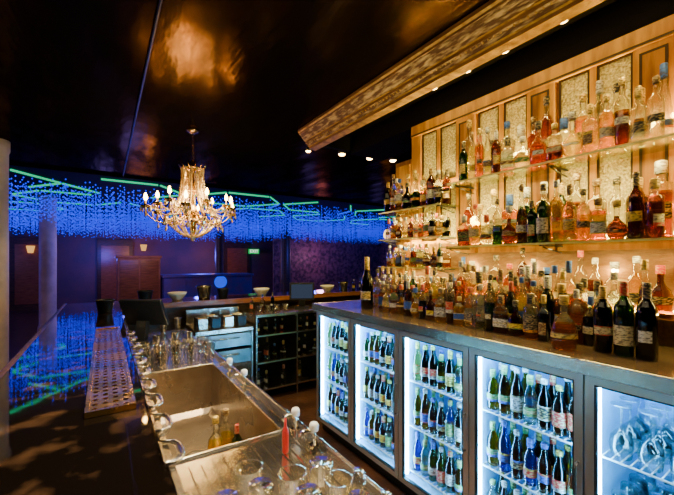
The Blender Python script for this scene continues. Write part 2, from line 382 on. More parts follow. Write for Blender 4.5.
SH={'round':'round-shouldered','square':'square-sided','tall':'tall','squat':'squat','wine':'straight-sided','champagne':'heavy sloping','flute':'slender','beer':'long-neck','jug':'broad','orb':'globe-shaped','slab':'flat rectangular','canister':'flat-shouldered'}
cache={}
LP=[([0,.1,.9,1],[1,0,1]),([0,.14,1],[1,0]),([0,1],[0]),([0,.78,1],[0,1]),([0,.3,1],[1,0]),([0,.4,.6,1],[0,1,0])]
def bottle_meshes(kind,liq,lab,acc,cap,fill):
    key=(kind,liq,lab,acc,cap,fill)
    if key in cache: return cache[key]
    prof,ne,(l0,l1),(cr,c0,c1),sy=KD[kind]
    H=prof[-1][1]; fz=H*fill
    pr=[]
    for i,(r,z) in enumerate(prof):
        if i>0:
            r0,z0=prof[i-1]
            if z0<fz<z and z-z0>.01:
                q=(fz-z0)/(z-z0); pr.append((r0+(r-r0)*q,fz))
        pr.append((r,z))
    opaque=kind=='beer' or (liq in('dark','green','brown','blue') and kind in('wine','champagne','squat'))
    mats=[0 if (pr[i][1]+pr[i+1][1])/2<fz or opaque else 1 for i in range(len(pr)-1)]
    neck=[ne if (r>.025) else 2 for r,z in pr]
    b=MB(); b.lathe(pr,16,c=(0,0,0),nexp=neck,sy=1,sx=sy,mats=mats)
    body=b.mesh(NM[kind],[GM[liq],GM['clear']])
    def rad(z):
        for i in range(len(prof)-1):
            (r0,z0),(r1,z1)=prof[i],prof[i+1]
            if z0<=z<=z1 and z1>z0: return r0+(r1-r0)*(z-z0)/(z1-z0)
        return prof[3][0]
    hh=R.uniform(.35,.98) if kind!='beer' else R.uniform(.5,.95); mid=(l0+l1)/2+R.uniform(-.01,.012); hf=(l1-l0)/2*hh
    l0,l1=mid-hf,mid+hf
    zs,ms=R.choice(LP)
    arc=R.choice([.2,.28,.36,.45]) if kind!='beer' else .6
    b=MB()
    b.lathe([(rad(l0+(l1-l0)*q)+.0009,l0+(l1-l0)*q) for q in zs],14,a0=-pi*arc+pi,a1=pi*arc+pi,nexp=[ne]*len(zs),sx=sy+.012,sy=1.005,mats=ms)
    labm=b.mesh('paper_label',[PM[lab],PM[acc]])
    c0b=c0-R.choice([0,0,.0,.02]) if kind!='orb' else c0
    b=MB(); b.lathe([(cr*.96,c0b),(cr,c0b+.003),(cr,c1-.003),(cr*.9,c1),(.0005,c1)],12,smooth=True)
    capm=b.mesh('cap',[PM[cap]])
    cache[key]=(body,labm,capm); return cache[key]
KINDS=['round','round','square','tall','tall','squat','jug','flute','orb','slab','canister','wine']
LTOP=['clear','clear','clear','clear','pale','honey','honey','amber','amber','brown','amber','honey']
LIQS=['amber','amber','amber','honey','honey','honey','clear','clear','clear','brown','dark','brown','amber','pale','green']
LABS=['cream','white','black','red','gold','blue','silver','orange','brown','yellow','green']
LWT=[20,16,14,7,12,4,8,5,7,6,3]
CAPS=['black','black','gold','gold','silver','red','brown','white','blue','black']
def rnd_spec(kinds=KINDS,liqs=LIQS):
    k=R.choice(kinds)
    return (k,R.choice(liqs) if k!='wine' else R.choice(['dark','green','brown']),R.choices(LABS,LWT)[0],R.choice(LABS),R.choice(CAPS),R.choice([.45,.55,.62,.7,.78]))
NL=[q for q in KINDS if q not in('flute','tall')]
DRK=['dark','dark','green','brown','amber','brown','honey','amber','clear','dark']
DARK=[('wine','dark','white','black','black',.7),('wine','green','cream','gold','red',.7),('wine','dark','cream','red','gold',.7),('champagne','dark','gold','white','gold',.6)]
BL=['green','brown','amber','dark','blue','brown','clear','bright_green','pale','brown','dark','green','brown']
BLAB=['white','gold','red','blue','red','yellow','orange','silver','green','black','blue','cream']
BEER=[('beer',BL[i%len(BL)],R.choice(BLAB),R.choice(BLAB),R.choice(['gold','silver','red','blue','white','green']),.75) for i in range(26)]
NB=len(BEER)
LW={'clear':'clear','amber':'amber','honey':'honey-coloured','brown':'brown','green':'green','dark':'near-black','red':'red','blue':'blue','pale':'pale-yellow','lime':'lime-green','bright_green':'bright-green'}
def put_bottle(spec,x,y,z,s=1,grp=None,where='on the glass shelf',rot=None,sz=None):
    body,lab,cap=bottle_meshes(*spec)
    r=rot if rot is not None else R.uniform(-.4,.4)+(.25 if spec[0] in('slab','square') else .4)
    o=ob(NM[spec[0]],body,(x,y,z+.001),rot=(0,0,r)); o.scale=(s,s,sz or s*R.uniform(.97,1.06))
    ob('paper_label',lab,parent=o); ob('cap',cap,parent=o)
    tag(o,'%s %s bottle with %s label %s'%(SH[spec[0]],LW[spec[1]],spec[2],where),'bottle',grp)
    return o
def shelf(z,x0,x1,y0,y1,label):
    def f(b):
        b.box(x0+.004,x1,y0,y1,z-.01,z,0); b.box(x0,x0+.004,y0,y1,z-.01,z,1)
    e=mk('glass_shelf',f,[SHELFG,SHELFEDGE]); tag(e,label,'shelf','glass bottle shelves')
    n=max(2,int((y1-y0)/.5)+1)
    for i in range(n):
        yy=y0+.04+(y1-y0-.08)*i/(n-1)
        def br(b,yy=yy):
            b.box(x0+.02,x1+.005,yy-.006,yy+.006,z-.018,z-.0105)
            b.tube([(x0+.05,yy,z-.02),(x0+.12,yy,z-.035),(x1-.03,yy,z-.045),(x1,yy,z-.05)],.004)
        mk('bracket',br,BLACK,parent=e)
TOPZ,MIDZ=1.96,1.54
shelf(TOPZ,1.90,2.132,-.3,1.54,'upper glass shelf of spirits with black brackets')
shelf(MIDZ,1.88,2.132,-.3,1.58,'middle glass shelf of spirits with black brackets')
CSH=(1.845,1.62,1.395)
for z in CSH: shelf(z,1.93,2.132,1.62,2.28,'small glass corner shelf with tightly packed bottles')
HW={'round':.038,'tall':.036,'wine':.037,'flute':.034,'beer':.0305,'champagne':.044,'squat':.053,'jug':.053,'square':.045,'orb':.052,'slab':.05,'canister':.041}
def rowb(kinds,liqs,x,y0,y1,z,step,sc,grp,where,jit=.001,lim=None,lim_all=False):
    y=y0
    while True:
        sp=rnd_spec(kinds,liqs)
        w=HW[sp[0]]
        s=sc*R.uniform(.92,1.08)
        if y+2*w*s>y1: break
        y+=w*s
        szz=s*R.uniform(.92,1.22)
        if lim and (y>1.57 or lim_all):
            szz=min(szz,lim/(KD[sp[0]][3][2]))
        put_bottle(sp,x+R.uniform(-jit,jit),y,z,s,grp,where,sz=szz)
        y+=w*s+R.uniform(.001,step)
NARROW=['round','tall','square','slab','flute','canister','wine','tall']
for zz,g,wh,lq in((TOPZ,'spirits on the upper shelf','on the upper glass shelf',LTOP),(MIDZ,'spirits on the middle shelf','on the middle glass shelf',LIQS)):
    L_=.365 if zz==MIDZ else .47
    rowb(KINDS,lq,1.945,.46,1.53,zz,.001,.80,g,wh,lim=L_,lim_all=True)
    rowb(NARROW,lq,2.066,.46,1.53,zz,.001,1.02,g,wh,lim=L_,lim_all=True)
for z in CSH:
    s=.86 if z>1.8 else .60
    rowb(NL,LIQS,1.97,1.64,2.26,z,.004,s,'bottles on the corner shelves','on the corner glass shelf',lim=.5 if z>1.8 else .175)
    rowb([q for q in NL if q!='squat' and q!='jug'],LIQS,2.06,1.64,2.26,z,.005,s,'bottles on the corner shelves','on the corner glass shelf',lim=.5 if z>1.8 else .175)
CZ=1.075
G='bottles along the back bar counter'; Wc='on the brown counter'
rowb(KINDS,LIQS+DRK,1.70,.80,2.0,CZ,.002,.72,G,Wc)
rowb(NARROW,LIQS+DRK,1.785,.64,2.2,CZ,.002,.80,G,Wc)
rowb(NARROW+['champagne'],DRK+LIQS,1.87,.58,2.3,CZ,.002,.88,G,Wc)
rowb(NARROW,DRK+LIQS,1.965,.5,2.3,CZ,.002,.96,G,Wc,lim=.25)
rowb([q for q in KINDS if q!='flute'],DRK+LIQS,2.078,.46,2.22,1.192,.002,.88,G,'on the dark riser step',lim=.13)
for k in range(3): put_bottle(DARK[k],1.705,.455+k*.07,CZ,.9,G,Wc)
put_bottle(DARK[3],1.69,2.13,CZ,1.1,None,'at the counter end',sz=1.25)
put_bottle(('squat','amber','gold','brown','gold',.55),1.61,.70,CZ,.9,G,Wc)
for i in range(4):
    for si,z in enumerate(shz):
        for r,x in enumerate((1.60,1.675)):
            base=R.randrange(NB)
            for k in range(7):
                sp=BEER[(base+(k//2)*5)%NB] if R.random()<.5 else R.choice(BEER)
                put_bottle(sp,XF+.002+x-1.5,FY[i+1]+.06+.008+k*.061,z,.90,'beer bottles in the fridges','chilled on a wire shelf',rot=R.uniform(-.2,.6),sz=R.uniform(.82,1.0))
def glass_mesh(kind):
    b=MB()
    if kind=='pint': pr=[(.001,.004),(.027,0),(.029,.004),(.036,.08),(.041,.135),(.042,.137),(.039,.137),(.034,.08),(.026,.012),(.001,.010)]; rm={4,5}
    elif kind=='tumbler': pr=[(.001,.003),(.03,0),(.033,.006),(.037,.088),(.0375,.092),(.035,.092),(.03,.014),(.001,.012)]; rm={3,4}
    elif kind=='wine': pr=[(.001,.002),(.033,0),(.033,.003),(.006,.008),(.004,.02),(.004,.085),(.012,.095),(.033,.12),(.038,.15),(.032,.195),(.0305,.195),(.036,.15),(.03,.122),(.001,.1)]; rm={1,9}
    b.lathe(pr,20,mats=[1 if i in rm else 0 for i in range(len(pr)-1)]); return b.mesh(kind+'_glass',[PGLASS,GRIM])
GLM={k:glass_mesh(k) for k in('pint','tumbler','wine')}
GH={'pint':.137,'tumbler':.092,'wine':.195}
def put_glass(kind,x,y,z,up=True,s=1,grp=None,label=''):
    o=ob(kind+'_glass',GLM[kind],(x,y,z+.001 if up else z+.001+GH[kind]*s),rot=(0,0,0) if up else (pi,0,0)); o.scale=(s,)*3
    tag(o,label,'glass',grp); return o
for si,z in enumerate(shz):
    for x in(1.61,1.70,1.79,1.88):
        for k in range(5):
            if si==0 and x<1.75:
                put_bottle(BEER[(k*3+int(x*100))%NB],x,FY[5]+.075+k*.082,z,.9,'beer bottles in the fridges','chilled on a wire shelf'); continue
            put_glass('wine' if si!=1 else 'pint',x,FY[5]+.075+k*.086,z,False,1,'glassware in the fridge','clear stemmed glass chilling on a wire shelf' if si!=1 else 'clear upturned pint glass chilling on a wire shelf')
# ------------------------------------------------------------------ front bar
ZB=1.01
def bartop(b):
    P=[(-.32,-.4),(.117,-.4),(.117,3.95),(3.6,3.95),(3.6,4.42),(-.32,4.42)]
    n=6
    vs=[(x,y,ZB-.045) for x,y in P]+[(x,y,ZB) for x,y in P]
    fs=[(0,1,2,5)[::-1],(5,2,3,4)[::-1],(n,n+1,n+2,n+5),(n+5,n+2,n+3,n+4)]
    b.add(vs,fs,0); b.add(vs,[(i,(i+1)%n,n+(i+1)%n,n+i) for i in range(n)],0)
def barbody(b):
    b.box(-.24,.08,-.4,4.34,0,ZB-.046); b.box(.08,3.55,4.02,4.34,0,ZB-.046)
bar=empty('bar_counter',(0,0,0)); tag(bar,'L-shaped bar with glossy black top and timber body','bar')
mk('top',bartop,BLACKGLOSS,parent=bar); mk('body',barbody,DARKW,parent=bar)
mk('edge_rail',lambda b:b.box(.13,3.6,3.925,3.949,ZB-.05,ZB+.002),REDW,parent=bar)
mk('edge_rail',lambda b:b.box(-.345,-.321,-.4,4.445,ZB-.05,ZB+.003),DARKW,parent=bar,bev=.006)
mk('edge_rail',lambda b:b.box(.112,.124,.3,3.2,ZB-.04,ZB+.006),STEEL,parent=bar)
def rail(b):
    x0,x1,y0,y1=-.048,.077,1.19,2.62; nx,ny=4,36
    bx=.010; z=ZB+.012
    w=(x1-x0-2*bx)/nx; h=(y1-y0-2*bx)/ny
    for i in range(nx):
        for j in range(ny):
            cx=x0+bx+w*(i+.5); cy=y0+bx+h*(j+.5)
            O=[(cx+w/2*a,cy+h/2*c_,z) for a,c_ in((1,0),(1,1),(0,1),(-1,1),(-1,0),(-1,-1),(0,-1),(1,-1))]
            I=[(cx+w*.3*math.cos(pi/4*k),cy+w*.38*math.sin(pi/4*k),z) for k in range(8)]
            D=[(x,y,z-.006) for x,y,_ in I]
            b.add(O+I+D,[(k,(k+1)%8,8+(k+1)%8,8+k) for k in range(8)]+[(8+k,8+(k+1)%8,16+(k+1)%8,16+k) for k in range(8)],0)
    for (a,c_,d,e) in((x0,x0+bx,y0,y1),(x1-bx,x1,y0,y1),(x0+bx,x1-bx,y0,y0+bx),(x0+bx,x1-bx,y1-bx,y1)):
        b.box(a,c_,d,e,ZB+.001,z+.006,0)
    b.box(x0+bx,x1-bx,y0+bx,y1-bx,ZB+.001,ZB+.003,1)
tag(mk('drip_tray',rail,[pbr('tray_steel_warm_tint',(.95,.62,.18),.2,1,bump=.3,bscale=9,col2=(.6,.34,.08),nscale=5,rough2=.32),BLACK]),'long thin perforated steel drip tray with warm glow painted in','drip tray')  # gold tint puts the warm reflections into the steel's colour
for i in range(10):
    y=.86+i*.17
    def hk(b):
        out=[(-.012,-.052),(.004,-.052),(.018,-.044),(.026,-.026),(.028,0),(.026,.026),(.018,.044),(.004,.052),(-.012,.052)]
        b.tube([(x,yy,0) for x,yy in out],.0045,8)
        n=len(out)
        b.add([(x,yy,-.002) for x,yy in out]+[(x*.7-.004,yy*.8,.001) for x,yy in out],[(q,q+1,n+q+1,n+q) for q in range(n-1)],0,True)
        b.box(-.014,-.009,-.054,.054,-.004,.003)
    tag(mk('rail_loop',hk,STEEL,(.118,y,ZB+.0115)),'small low rounded steel loop on the inner bar edge','bar fitting','steel loops along the bar')
ZS=.85
SX0,SX1,SY0,SY1=.145,.515,1.13,2.07
def bench(b):
    x0,x1,y0,y1=.125,.585,.32,2.62; t=.012
    b.box(x0,x1,y0,SY0,ZS-.03,ZS,0); b.box(x0,x1,SY1,y1,ZS-.03,ZS,0)
    b.box(x0,SX0,SY0,SY1,ZS-.03,ZS,0); b.box(SX1,x1,SY0,SY1,ZS-.03,ZS,0)
    b.box(x1-.012,x1,y0,y1,ZS,ZS+.022,0)
    b.box(x0,x0+.008,y0,y1,ZS,ZS+.11,0)
    b.box(x1-.02,x1,y0,y1,ZS-.2,ZS-.03,0)
    for q in((SX1-.002,SX1+.008,SY0,SY1),(SX0,SX1,SY0-.008,SY0+.002),(SX0,SX1,SY1-.002,SY1+.008)):
        b.box(*q,ZS,ZS+.008,0)
def basin(b):
    zb=ZS-.26
    r=[(SX0,SY0),(SX1,SY0),(SX1,SY1),(SX0,SY1)]; g=.035; q=[(SX0+g,SY0+g),(SX1-g,SY0+g),(SX1-g,SY1-g),(SX0+g,SY1-g)]
    vs=[(x,y,ZS-.001) for x,y in r]+[(x+ (.01 if x<.3 else -.01),y+(.01 if y<1.5 else -.01),zb+.025) for x,y in r]+[(x,y,zb) for x,y in q]
    b.add(vs,[(0,1,5,4),(1,2,6,5),(2,3,7,6),(3,0,4,7),(4,5,9,8),(5,6,10,9),(6,7,11,10),(7,4,8,11),(8,9,10,11)])
    b.lathe([(.001,.003),(.03,.003),(.04,.006),(.045,.001)],20,1,(.33,1.62,zb))
    b.cyl((.22,1.98,zb+.002),.018,.18,14,0)
e=empty('sink_bench',(0,0,0)); tag(e,'stainless steel bar sink bench with deep wide basin','sink')
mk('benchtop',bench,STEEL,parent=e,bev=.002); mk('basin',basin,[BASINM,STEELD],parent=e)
for x in(.15,.56):
    for y in(.36,1.08,2.12,2.58):
        mk('leg',lambda b:b.cyl((0,0,0),.012,ZS-.03,10),STEELD,(x,y,0),e)
def drain(b):
    for i in range(12): b.box(.17+i*.032,.175+i*.032,.4,1.08,ZS,ZS+.004)
mk('drainer',drain,STEEL,parent=e)
e=empty('ice_well',(.14,2.68,0)); tag(e,'stainless ice well cabinet next to the sink','ice well')
def iw(b):
    b.box(0,.45,0,.7,.1,.8); b.box(-.01,.47,-.01,.71,.8,.83); b.box(.45,.462,.03,.67,.15,.75)
mk('body',iw,STEEL,parent=e,bev=.004)
mk('lid',lambda b:(b.box(.27,.44,.12,.6,.831,.842),b.tube([(.40,.25,.842),(.40,.25,.865),(.40,.45,.865),(.40,.45,.842)],.006)),STEELD,parent=e)
for p in((.02,.02),(.42,.02),(.02,.66),(.42,.66)): mk('leg',lambda b:b.cyl((0,0,0),.015,.1,10),STEELD,(p[0]+.005,p[1]+.005,0),e)
for ix in range(5):
    for iy in range(3):
        put_glass('pint',.185+ix*.082,2.14+iy*.088,ZS,True,.86,'glasses behind the sink','clear upright glass with pale rim behind the sink')
for ix in range(4):
    for iy in range(6):
        if (ix,iy) in((0,5),(3,5),(2,5)): continue
        put_glass('tumbler',.215+ix*.08,.44+iy*.08,ZS+.004,True if (ix+iy)%3==0 else False,.92,'tumblers on the drainer','clear tumbler draining on the steel bench')
for p in((.54,.60),(.54,.70)): put_glass('pint',p[0]-.01,p[1],ZS+.005,False,.5,'upturned tumblers on the bench','upturned clear glass on the bench edge')
def tap(x,y,lab):
    e=empty('sink_tap',(x,y,ZS)); tag(e,lab,'tap')
    mk('base',lambda b:b.cyl((0,0,.001),.016,.012,14),CHROME,parent=e)
    mk('spout',lambda b:b.tube([(0,0,.01),(0,0,.05),(-.01,0,.062),(-.04,0,.062),(-.05,0,.05)],.007,10),CHROME,parent=e)
    mk('handle',lambda b:(b.lathe([(.001,.055),(.014,.057),(.015,.075),(.011,.082),(.001,.083)],14)),WHITEP,parent=e)
tap(.555,1.10,'chrome tap with white lever on the bench edge'); tap(.555,.97,'chrome tap with white cap near the drainer')
tap(.548,1.62,'small chrome tap beside the basin'); tap(.548,1.85,'small chrome tap beside the basin')
def redb(b): b.lathe([(.001,0),(.009,0),(.010,.004),(.010,.065),(.007,.075),(.004,.08),(.003,.105),(.001,.106)],14)
tag(mk('squeeze_bottle',redb,REDP,(.465,.99,ZS+.005)),'slim red squeeze bottle with pointed nozzle on the drainer','squeeze bottle')
zb=ZS-.26
put_bottle(('round','honey','cream','red','gold',.6),.37,1.44,zb,.78,None,'standing inside the steel sink'); put_bottle(('square','honey','gold','red','brown',.55),.43,1.51,zb,.78,None,'standing inside the steel sink'); put_bottle(DARK[1],.45,1.42,zb,.6,None,'standing inside the steel sink')
def shaker(b): b.lathe([(.001,0),(.03,0),(.032,.004),(.045,.16),(.046,.163),(.043,.163),(.03,.01),(.001,.008)],20)
for i,(x,y,s) in enumerate(((.52,2.74,.55),(.42,2.74,.6),(.30,2.74,.55),(.53,3.33,.7),(.42,3.34,.7))):
    o=mk('shaker_tin',shaker,CHROME,(x,y,.832)); o.scale=(s,)*3; tag(o,'polished steel cocktail shaker tin on the ice well','shaker','shaker tins')
def pos(x,y,z,rz,s,label,screenmat,tilt=-.35):
    e=empty('point_of_sale_terminal',(x,y,z+.001),(0,0,rz)); e.scale=(s,)*3; tag(e,label,'terminal')
    mk('stand',lambda b:(b.box(-.1,.1,-.08,.08,0,.02),b.add([(-.04,0,.02),(.04,0,.02),(.04,.05,.02),(-.04,.05,.02),(-.04,-.02,.16),(.04,-.02,.16),(.04,.02,.17),(-.04,.02,.17)],[(0,1,5,4),(1,2,6,5),(2,3,7,6),(3,0,4,7),(4,5,6,7)])),BLACK,parent=e)
    sc=mk('screen',lambda b:b.box(-.17,.17,-.015,.015,-.12,.12),BLACK,(0,-.02,.23),e,(tilt,0,0),bev=.006)
    mk('display',lambda b:b.box(-.145,.145,-.018,-.0155,-.095,.095),screenmat,parent=sc)
pos(.24,3.02,.831,pi*.8,.95,'black touchscreen terminal tilted back beside the bar',SCREEN,-.5)
pos(1.93,3.66,.886,-.45,.85,'black touchscreen till on the steel shelf unit',SCREEN,-.1)
def bowl(b): b.lathe([(.001,.004),(.05,0),(.055,.01),(.09,.06),(.1,.085),(.096,.086),(.085,.062),(.05,.016),(.001,.014)],24)
for x,w in((.66,'near the glasses'),(1.63,'on the far bar'),(2.6,'beside the terminal')):
    tag(mk('bowl',bowl,CERAM,(x,4.17,ZB+.001)),'round white ceramic bowl '+w,'bowl','white bowls on the far bar')
def bucket(b): b.lathe([(.001,0),(.05,0),(.052,.01),(.065,.10),(.07,.105),(.065,.11),(.061,.102),(.048,.02),(.001,.018)],24)
tag(mk('ice_bucket',bucket,BLACK,(.0,3.5,ZB+.001)),'black round ice bucket on the glossy bar','bucket')
for k,(x,y,s) in enumerate(((.35,4.15,1.1),(.95,4.2,1.3),(1.15,4.15,1.0),(2.9,4.2,1.1))):
    o=mk('ice_bucket',bucket,[BLACK,STEEL,BLACK,STEEL][k],(x,y,ZB+.001)); o.scale=(s,)*3; tag(o,['black round container on the far bar','brushed steel bucket on the far bar','black round container on the far bar','brushed steel bucket on the far bar'][k],'bucket')
e=empty('service_station',(.70,3.42,0)); tag(e,'low open stainless service station with drawers and containers','service station')
def ss(b):
    b.box(0,.55,0,.48,.74,.78); b.box(0,.02,0,.48,.02,.74); b.box(.53,.55,0,.48,.02,.74); b.box(.02,.53,.46,.48,.02,.74); b.box(.02,.53,.02,.46,.12,.14)
    b.box(0,.55,.46,.48,.78,.93)
mk('frame',ss,STEEL,parent=e,bev=.003)
for zz in(.44,.60):
    d=mk('drawer',lambda b:b.box(.025,.525,-.012,.44,zz,zz+.13),STEELD,parent=e,bev=.003)
    mk('handle',lambda b:b.tube([(.15,-.012,zz+.09),(.15,-.035,zz+.09),(.40,-.035,zz+.09),(.40,-.012,zz+.09)],.006),CHROME,parent=d)
for k in range(4):
    for j in range(2):
        def cont(b): b.lathe([(.001,0),(.05,0),(.055,.005),(.058,.10),(.062,.105),(.058,.108),(.054,.1),(.05,.01),(.001,.008)],4,nexp=[2]*9,smooth=False,a0=pi/4,a1=pi/4+2*pi)
        tag(mk('food_container',cont,[STEEL,BLACK][(k+j)%2],(.78+k*.125,3.52+j*.15,.781)),['open steel garnish container on the service station','open black garnish container on the service station'][(k+j)%2],'container','garnish containers')
for k in range(3): put_bottle(rnd_spec(NL,DRK),.80+k*.14,3.6,.141,.8,'bottles under the far bar','in the open service station')
e=empty('open_shelf_unit',(1.28,3.42,0)); tag(e,'open steel shelf unit holding bottles under the far bar','shelf unit')
def osu(b):
    for z in(.1,.38,.66): b.box(.0,.95,0,.48,z,z+.015)
    b.box(0,.95,0,.48,.86,.885)
    b.box(.0,.95,.465,.48,.1,.86,1)
    for x in(0,.46,.935): b.box(x,x+.015,0,.465,0,.86)
mk('frame',osu,[STEEL,BLACK],parent=e)
for z in(.115,.395,.675):
    for k in range(9):
        if k in(4,) or (z<.3 and k in(2,6,7)): continue
        put_bottle(rnd_spec(NL,DRK+LIQS),1.35+k*.098,3.52+R.uniform(0,.08),z,R.uniform(.42,.54) if z>.6 else R.uniform(.55,.8),'bottles under the far bar','in the steel shelf unit')
for k in range(4): put_glass('tumbler',1.34+k*.1,3.50,.885,True,.9,'tumblers on the shelf unit','clear tumbler on the steel shelf unit')
for k in range(3): put_bottle(rnd_spec(NL,DRK),1.36+k*.12,3.75,.886,.6,'bottles on the far bar','on the steel shelf unit')
for k in range(4): put_bottle(rnd_spec(NL,DRK),3.05+k*.12,4.15,ZB,.6,'bottles on the far bar','on the far bar top')
# ------------------------------------------------------------------ chandelier
CX,CY=.73,3.71
ch=empty('chandelier',(CX,CY,2.75)); tag(ch,'brass and crystal candle chandelier with lit bulbs hanging over the bar','chandelier')
def lathez(prof): return lambda b:b.lathe([(r,z) for r,z in prof],20)
mk('ceiling_rose',lathez([(.001,-.001),(.06,-.002),(.055,-.02),(.02,-.035),(.001,-.036)]),BRASS,parent=ch)
def chain(b):
    z=-.035;i=0
    while z>-.29:
        pts=[]
        for k in range(10):
            a=2*pi*k/10
            pts.append((.009*math.cos(a),0,z-.018+.018*math.sin(a)) if i%2==0 else (0,.009*math.cos(a),z-.018+.018*math.sin(a)))
        b.tube(pts,.003,5,closed=True); z-=.029;i+=1
mk('chain',chain,BRASS,parent=ch)
mk('stem',lathez([(.001,-.30),(.015,-.31),(.02,-.34),(.035,-.37),(.03,-.40),(.014,-.44),(.012,-.5),(.03,-.53),(.04,-.57),(.028,-.62),(.014,-.66),(.014,-.74),(.035,-.78),(.06,-.83),(.07,-.87),(.05,-.92),(.025,-.96),(.03,-1.0),(.02,-1.04),(.001,-1.06)]),BRASS,parent=ch)
def crown(b):
    n=12
    b.tube([(.1*math.cos(2*pi*k/24),.1*math.sin(2*pi*k/24),-.39) for k in range(24)],.007,6,closed=True)
    for k in range(n):
        a=2*pi*k/n
        b.tube([(.03*math.cos(a),.03*math.sin(a),-.395),(.1*math.cos(a),.1*math.sin(a),-.39),(.13*math.cos(a),.13*math.sin(a),-.36),(.12*math.cos(a),.12*math.sin(a),-.32)],.004,6,rs=[.006,.007,.006,.001])
mk('crown',crown,BRASS,parent=ch)
def ring(b,r,z,t=.006): b.tube([(r*math.cos(2*pi*k/32),r*math.sin(2*pi*k/32),z) for k in range(32)],t,6,closed=True)
mk('gallery_ring',lambda b:ring(b,.26,-.88,.005),BRASS,parent=ch)
mk('gallery_ring',lambda b:ring(b,.09,-.62,.005),BRASS,parent=ch)
def strand(p0,p1,n,sag,r=.010):
    def f(b):
        pts=[]
        for i in range(n+1):
            t=i/n; p=Vector(p0).lerp(Vector(p1),t); p.z-=sag*4*t*(1-t)*.5
            b.octa(p,r,r*1.25); pts.append(p)
        b.tube(pts,.0015,4)
    mk('crystal_strand',f,CRYSTAL,parent=ch)
NA=12
def drop(c,h=.035,r=.012):
    mk('crystal_drop',lambda b:b.lathe([(.001,h),(r*.4,h*.6),(r,-h*.2),(r*.7,-h*.7),(.001,-h)],6,c=c,smooth=False),CRYSTAL,parent=ch)
for k in range(NA):
    a=2*pi*k/NA+.2
    rr=.43 if k%2==0 else .32; zo=0 if k%2==0 else .06
    P=lambda r,z,a=a:(r*math.cos(a),r*math.sin(a),z)
    mk('arm',lambda b:(b.tube([P(.05,-.84),P(.12,-.90),P(rr*.55,-.95),P(rr*.8,-.94),P(rr*.96,-.89+zo),P(rr,-.83+zo)],.006,8),b.tube([P(.12,-.9),P(.14,-.82),P(.2,-.8),P(.22,-.86)],.004,6)),BRASS,parent=ch)
    mk('candle_cup',lambda b:b.lathe([(.005,-.83),(.03,-.825),(.045,-.805),(.047,-.80),(.03,-.812),(.014,-.81),(.016,-.79),(.012,-.79)],14,c=P(rr,zo)),BRASS,parent=ch)
    mk('candle',lambda b:b.lathe([(.008,-.80),(.008,-.755),(.001,-.754)],12,c=P(rr,zo)),WAXM,parent=ch)
    mk('bulb',lambda b:b.lathe([(.006,-.755),(.014,-.742),(.017,-.728),(.012,-.706),(.004,-.686),(.0005,-.682)],12,c=P(rr,zo)),BULB,parent=ch)
    strand(P(.1,-.395),P(.09,-.62),15,-.02,.013)
    strand(P(.1,-.395),P(.14,-.70),17,.18,.010)
    strand(P(.09,-.62),P(.26,-.88),17,.10,.011)
    strand(P(.09,-.62),P(rr*.93,-.80+zo),18,.22,.010)
    a2=a+2*pi/NA
    strand(P(.26,-.88),(.26*math.cos(a2),.26*math.sin(a2),-.88),8,.10,.012)
    strand(P(.26,-.88),P(.03,-1.07),14,.08,.012)
    drop(P(rr,-.87+zo)); drop(P(.26,-.93),.035,.013); drop(P(rr*.75,-.98),.03,.012)
    for j in range(5):
        t=2*pi*j/5+a; q=P(rr,0); drop((q[0]+.043*math.cos(t),q[1]+.043*math.sin(t),-.835+zo),.028,.010)
mk('finial',lambda b:(b.sphere((0,0,-1.085),.026,14)),CRYSTAL,parent=ch)
# ------------------------------------------------------------------ light strings and tubes in far room
def strings(b):
    y=6.7
    while y<13:
        x=-6.2+R.uniform(0,.1)
        while x<9.7:
            if not (y>11.3 and x>4.8):
                n=6; l=.42+R.uniform(-.1,.1)
                xx=x+R.uniform(-.03,.03);yy=y+R.uniform(-.12,.12)
                w=.0008
                b.add([(xx-w,yy,2.695),(xx+w,yy,2.695),(xx+w,yy,2.66-l),(xx-w,yy,2.66-l)],[(0,1,2,3)],1)
                ph=R.uniform(0,.06)
                for i in range(n): b.octa((xx,yy,min(2.66,2.66-l*i/(n-1)-ph)),.0115,.014)
            x+=.095
        y+=.20
tag(mk('string_light_curtain',strings,[BLUEL,BLACK]),'hundreds of hanging strings of tiny blue lights','string lights',None,'stuff')
Z=2.7205
def neon(p,q,mat,lab):
    p=Vector(p);q=Vector(q);d=(q-p).normalized()*.025
    p=p+d;q=q-d
    o=mk('neon_tube',lambda b:b.tube([(*p,Z),(*q,Z)],.018,6),mat); tag(o,lab,'light tube','linear light tubes on the ceiling')
GT='thin glowing green light tube above the dance area'; BT='thin glowing blue light tube above the dance area'
def hexa(cx,cy,w,h,skip=()):
    P=[(cx-w,cy),(cx-w*.45,cy-h),(cx+w*.45,cy-h),(cx+w,cy),(cx+w*.45,cy+h),(cx-w*.45,cy+h)]
    for i in range(6):
        if i in skip: continue
        a,c_=P[i],P[(i+1)%6]
        if min(a[1],c_[1])<6.42: continue
        neon(a,c_,GREENT,GT)
hexa(-1.55,7.35,.95,.72,(4,)); hexa(.35,7.35,.95,.72,(0,4)); hexa(2.35,7.35,.95,.72,(5,)); hexa(4.35,7.35,.95,.72,(1,3)); hexa(6.4,7.35,.95,.72,(4,))
hexa(-.6,9.1,.9,.75,(2,)); hexa(1.35,9.1,.9,.75,(0,)); hexa(3.35,9.1,.9,.75,(4,)); hexa(5.4,9.1,.9,.75,(1,)); hexa(7.5,9.1,.9,.75,(3,))
hexa(2.4,11.0,.9,.75,(2,)); hexa(-1.7,11.0,.9,.75,(0,))
for p,q in(((-.55,7.5),(-.63,7.9)),((1.34,7.45),(1.36,8.1)),((3.33,7.45),(3.35,8.1)),((5.35,7.45),(5.4,8.1))): neon(p,q,BLUET,BT)
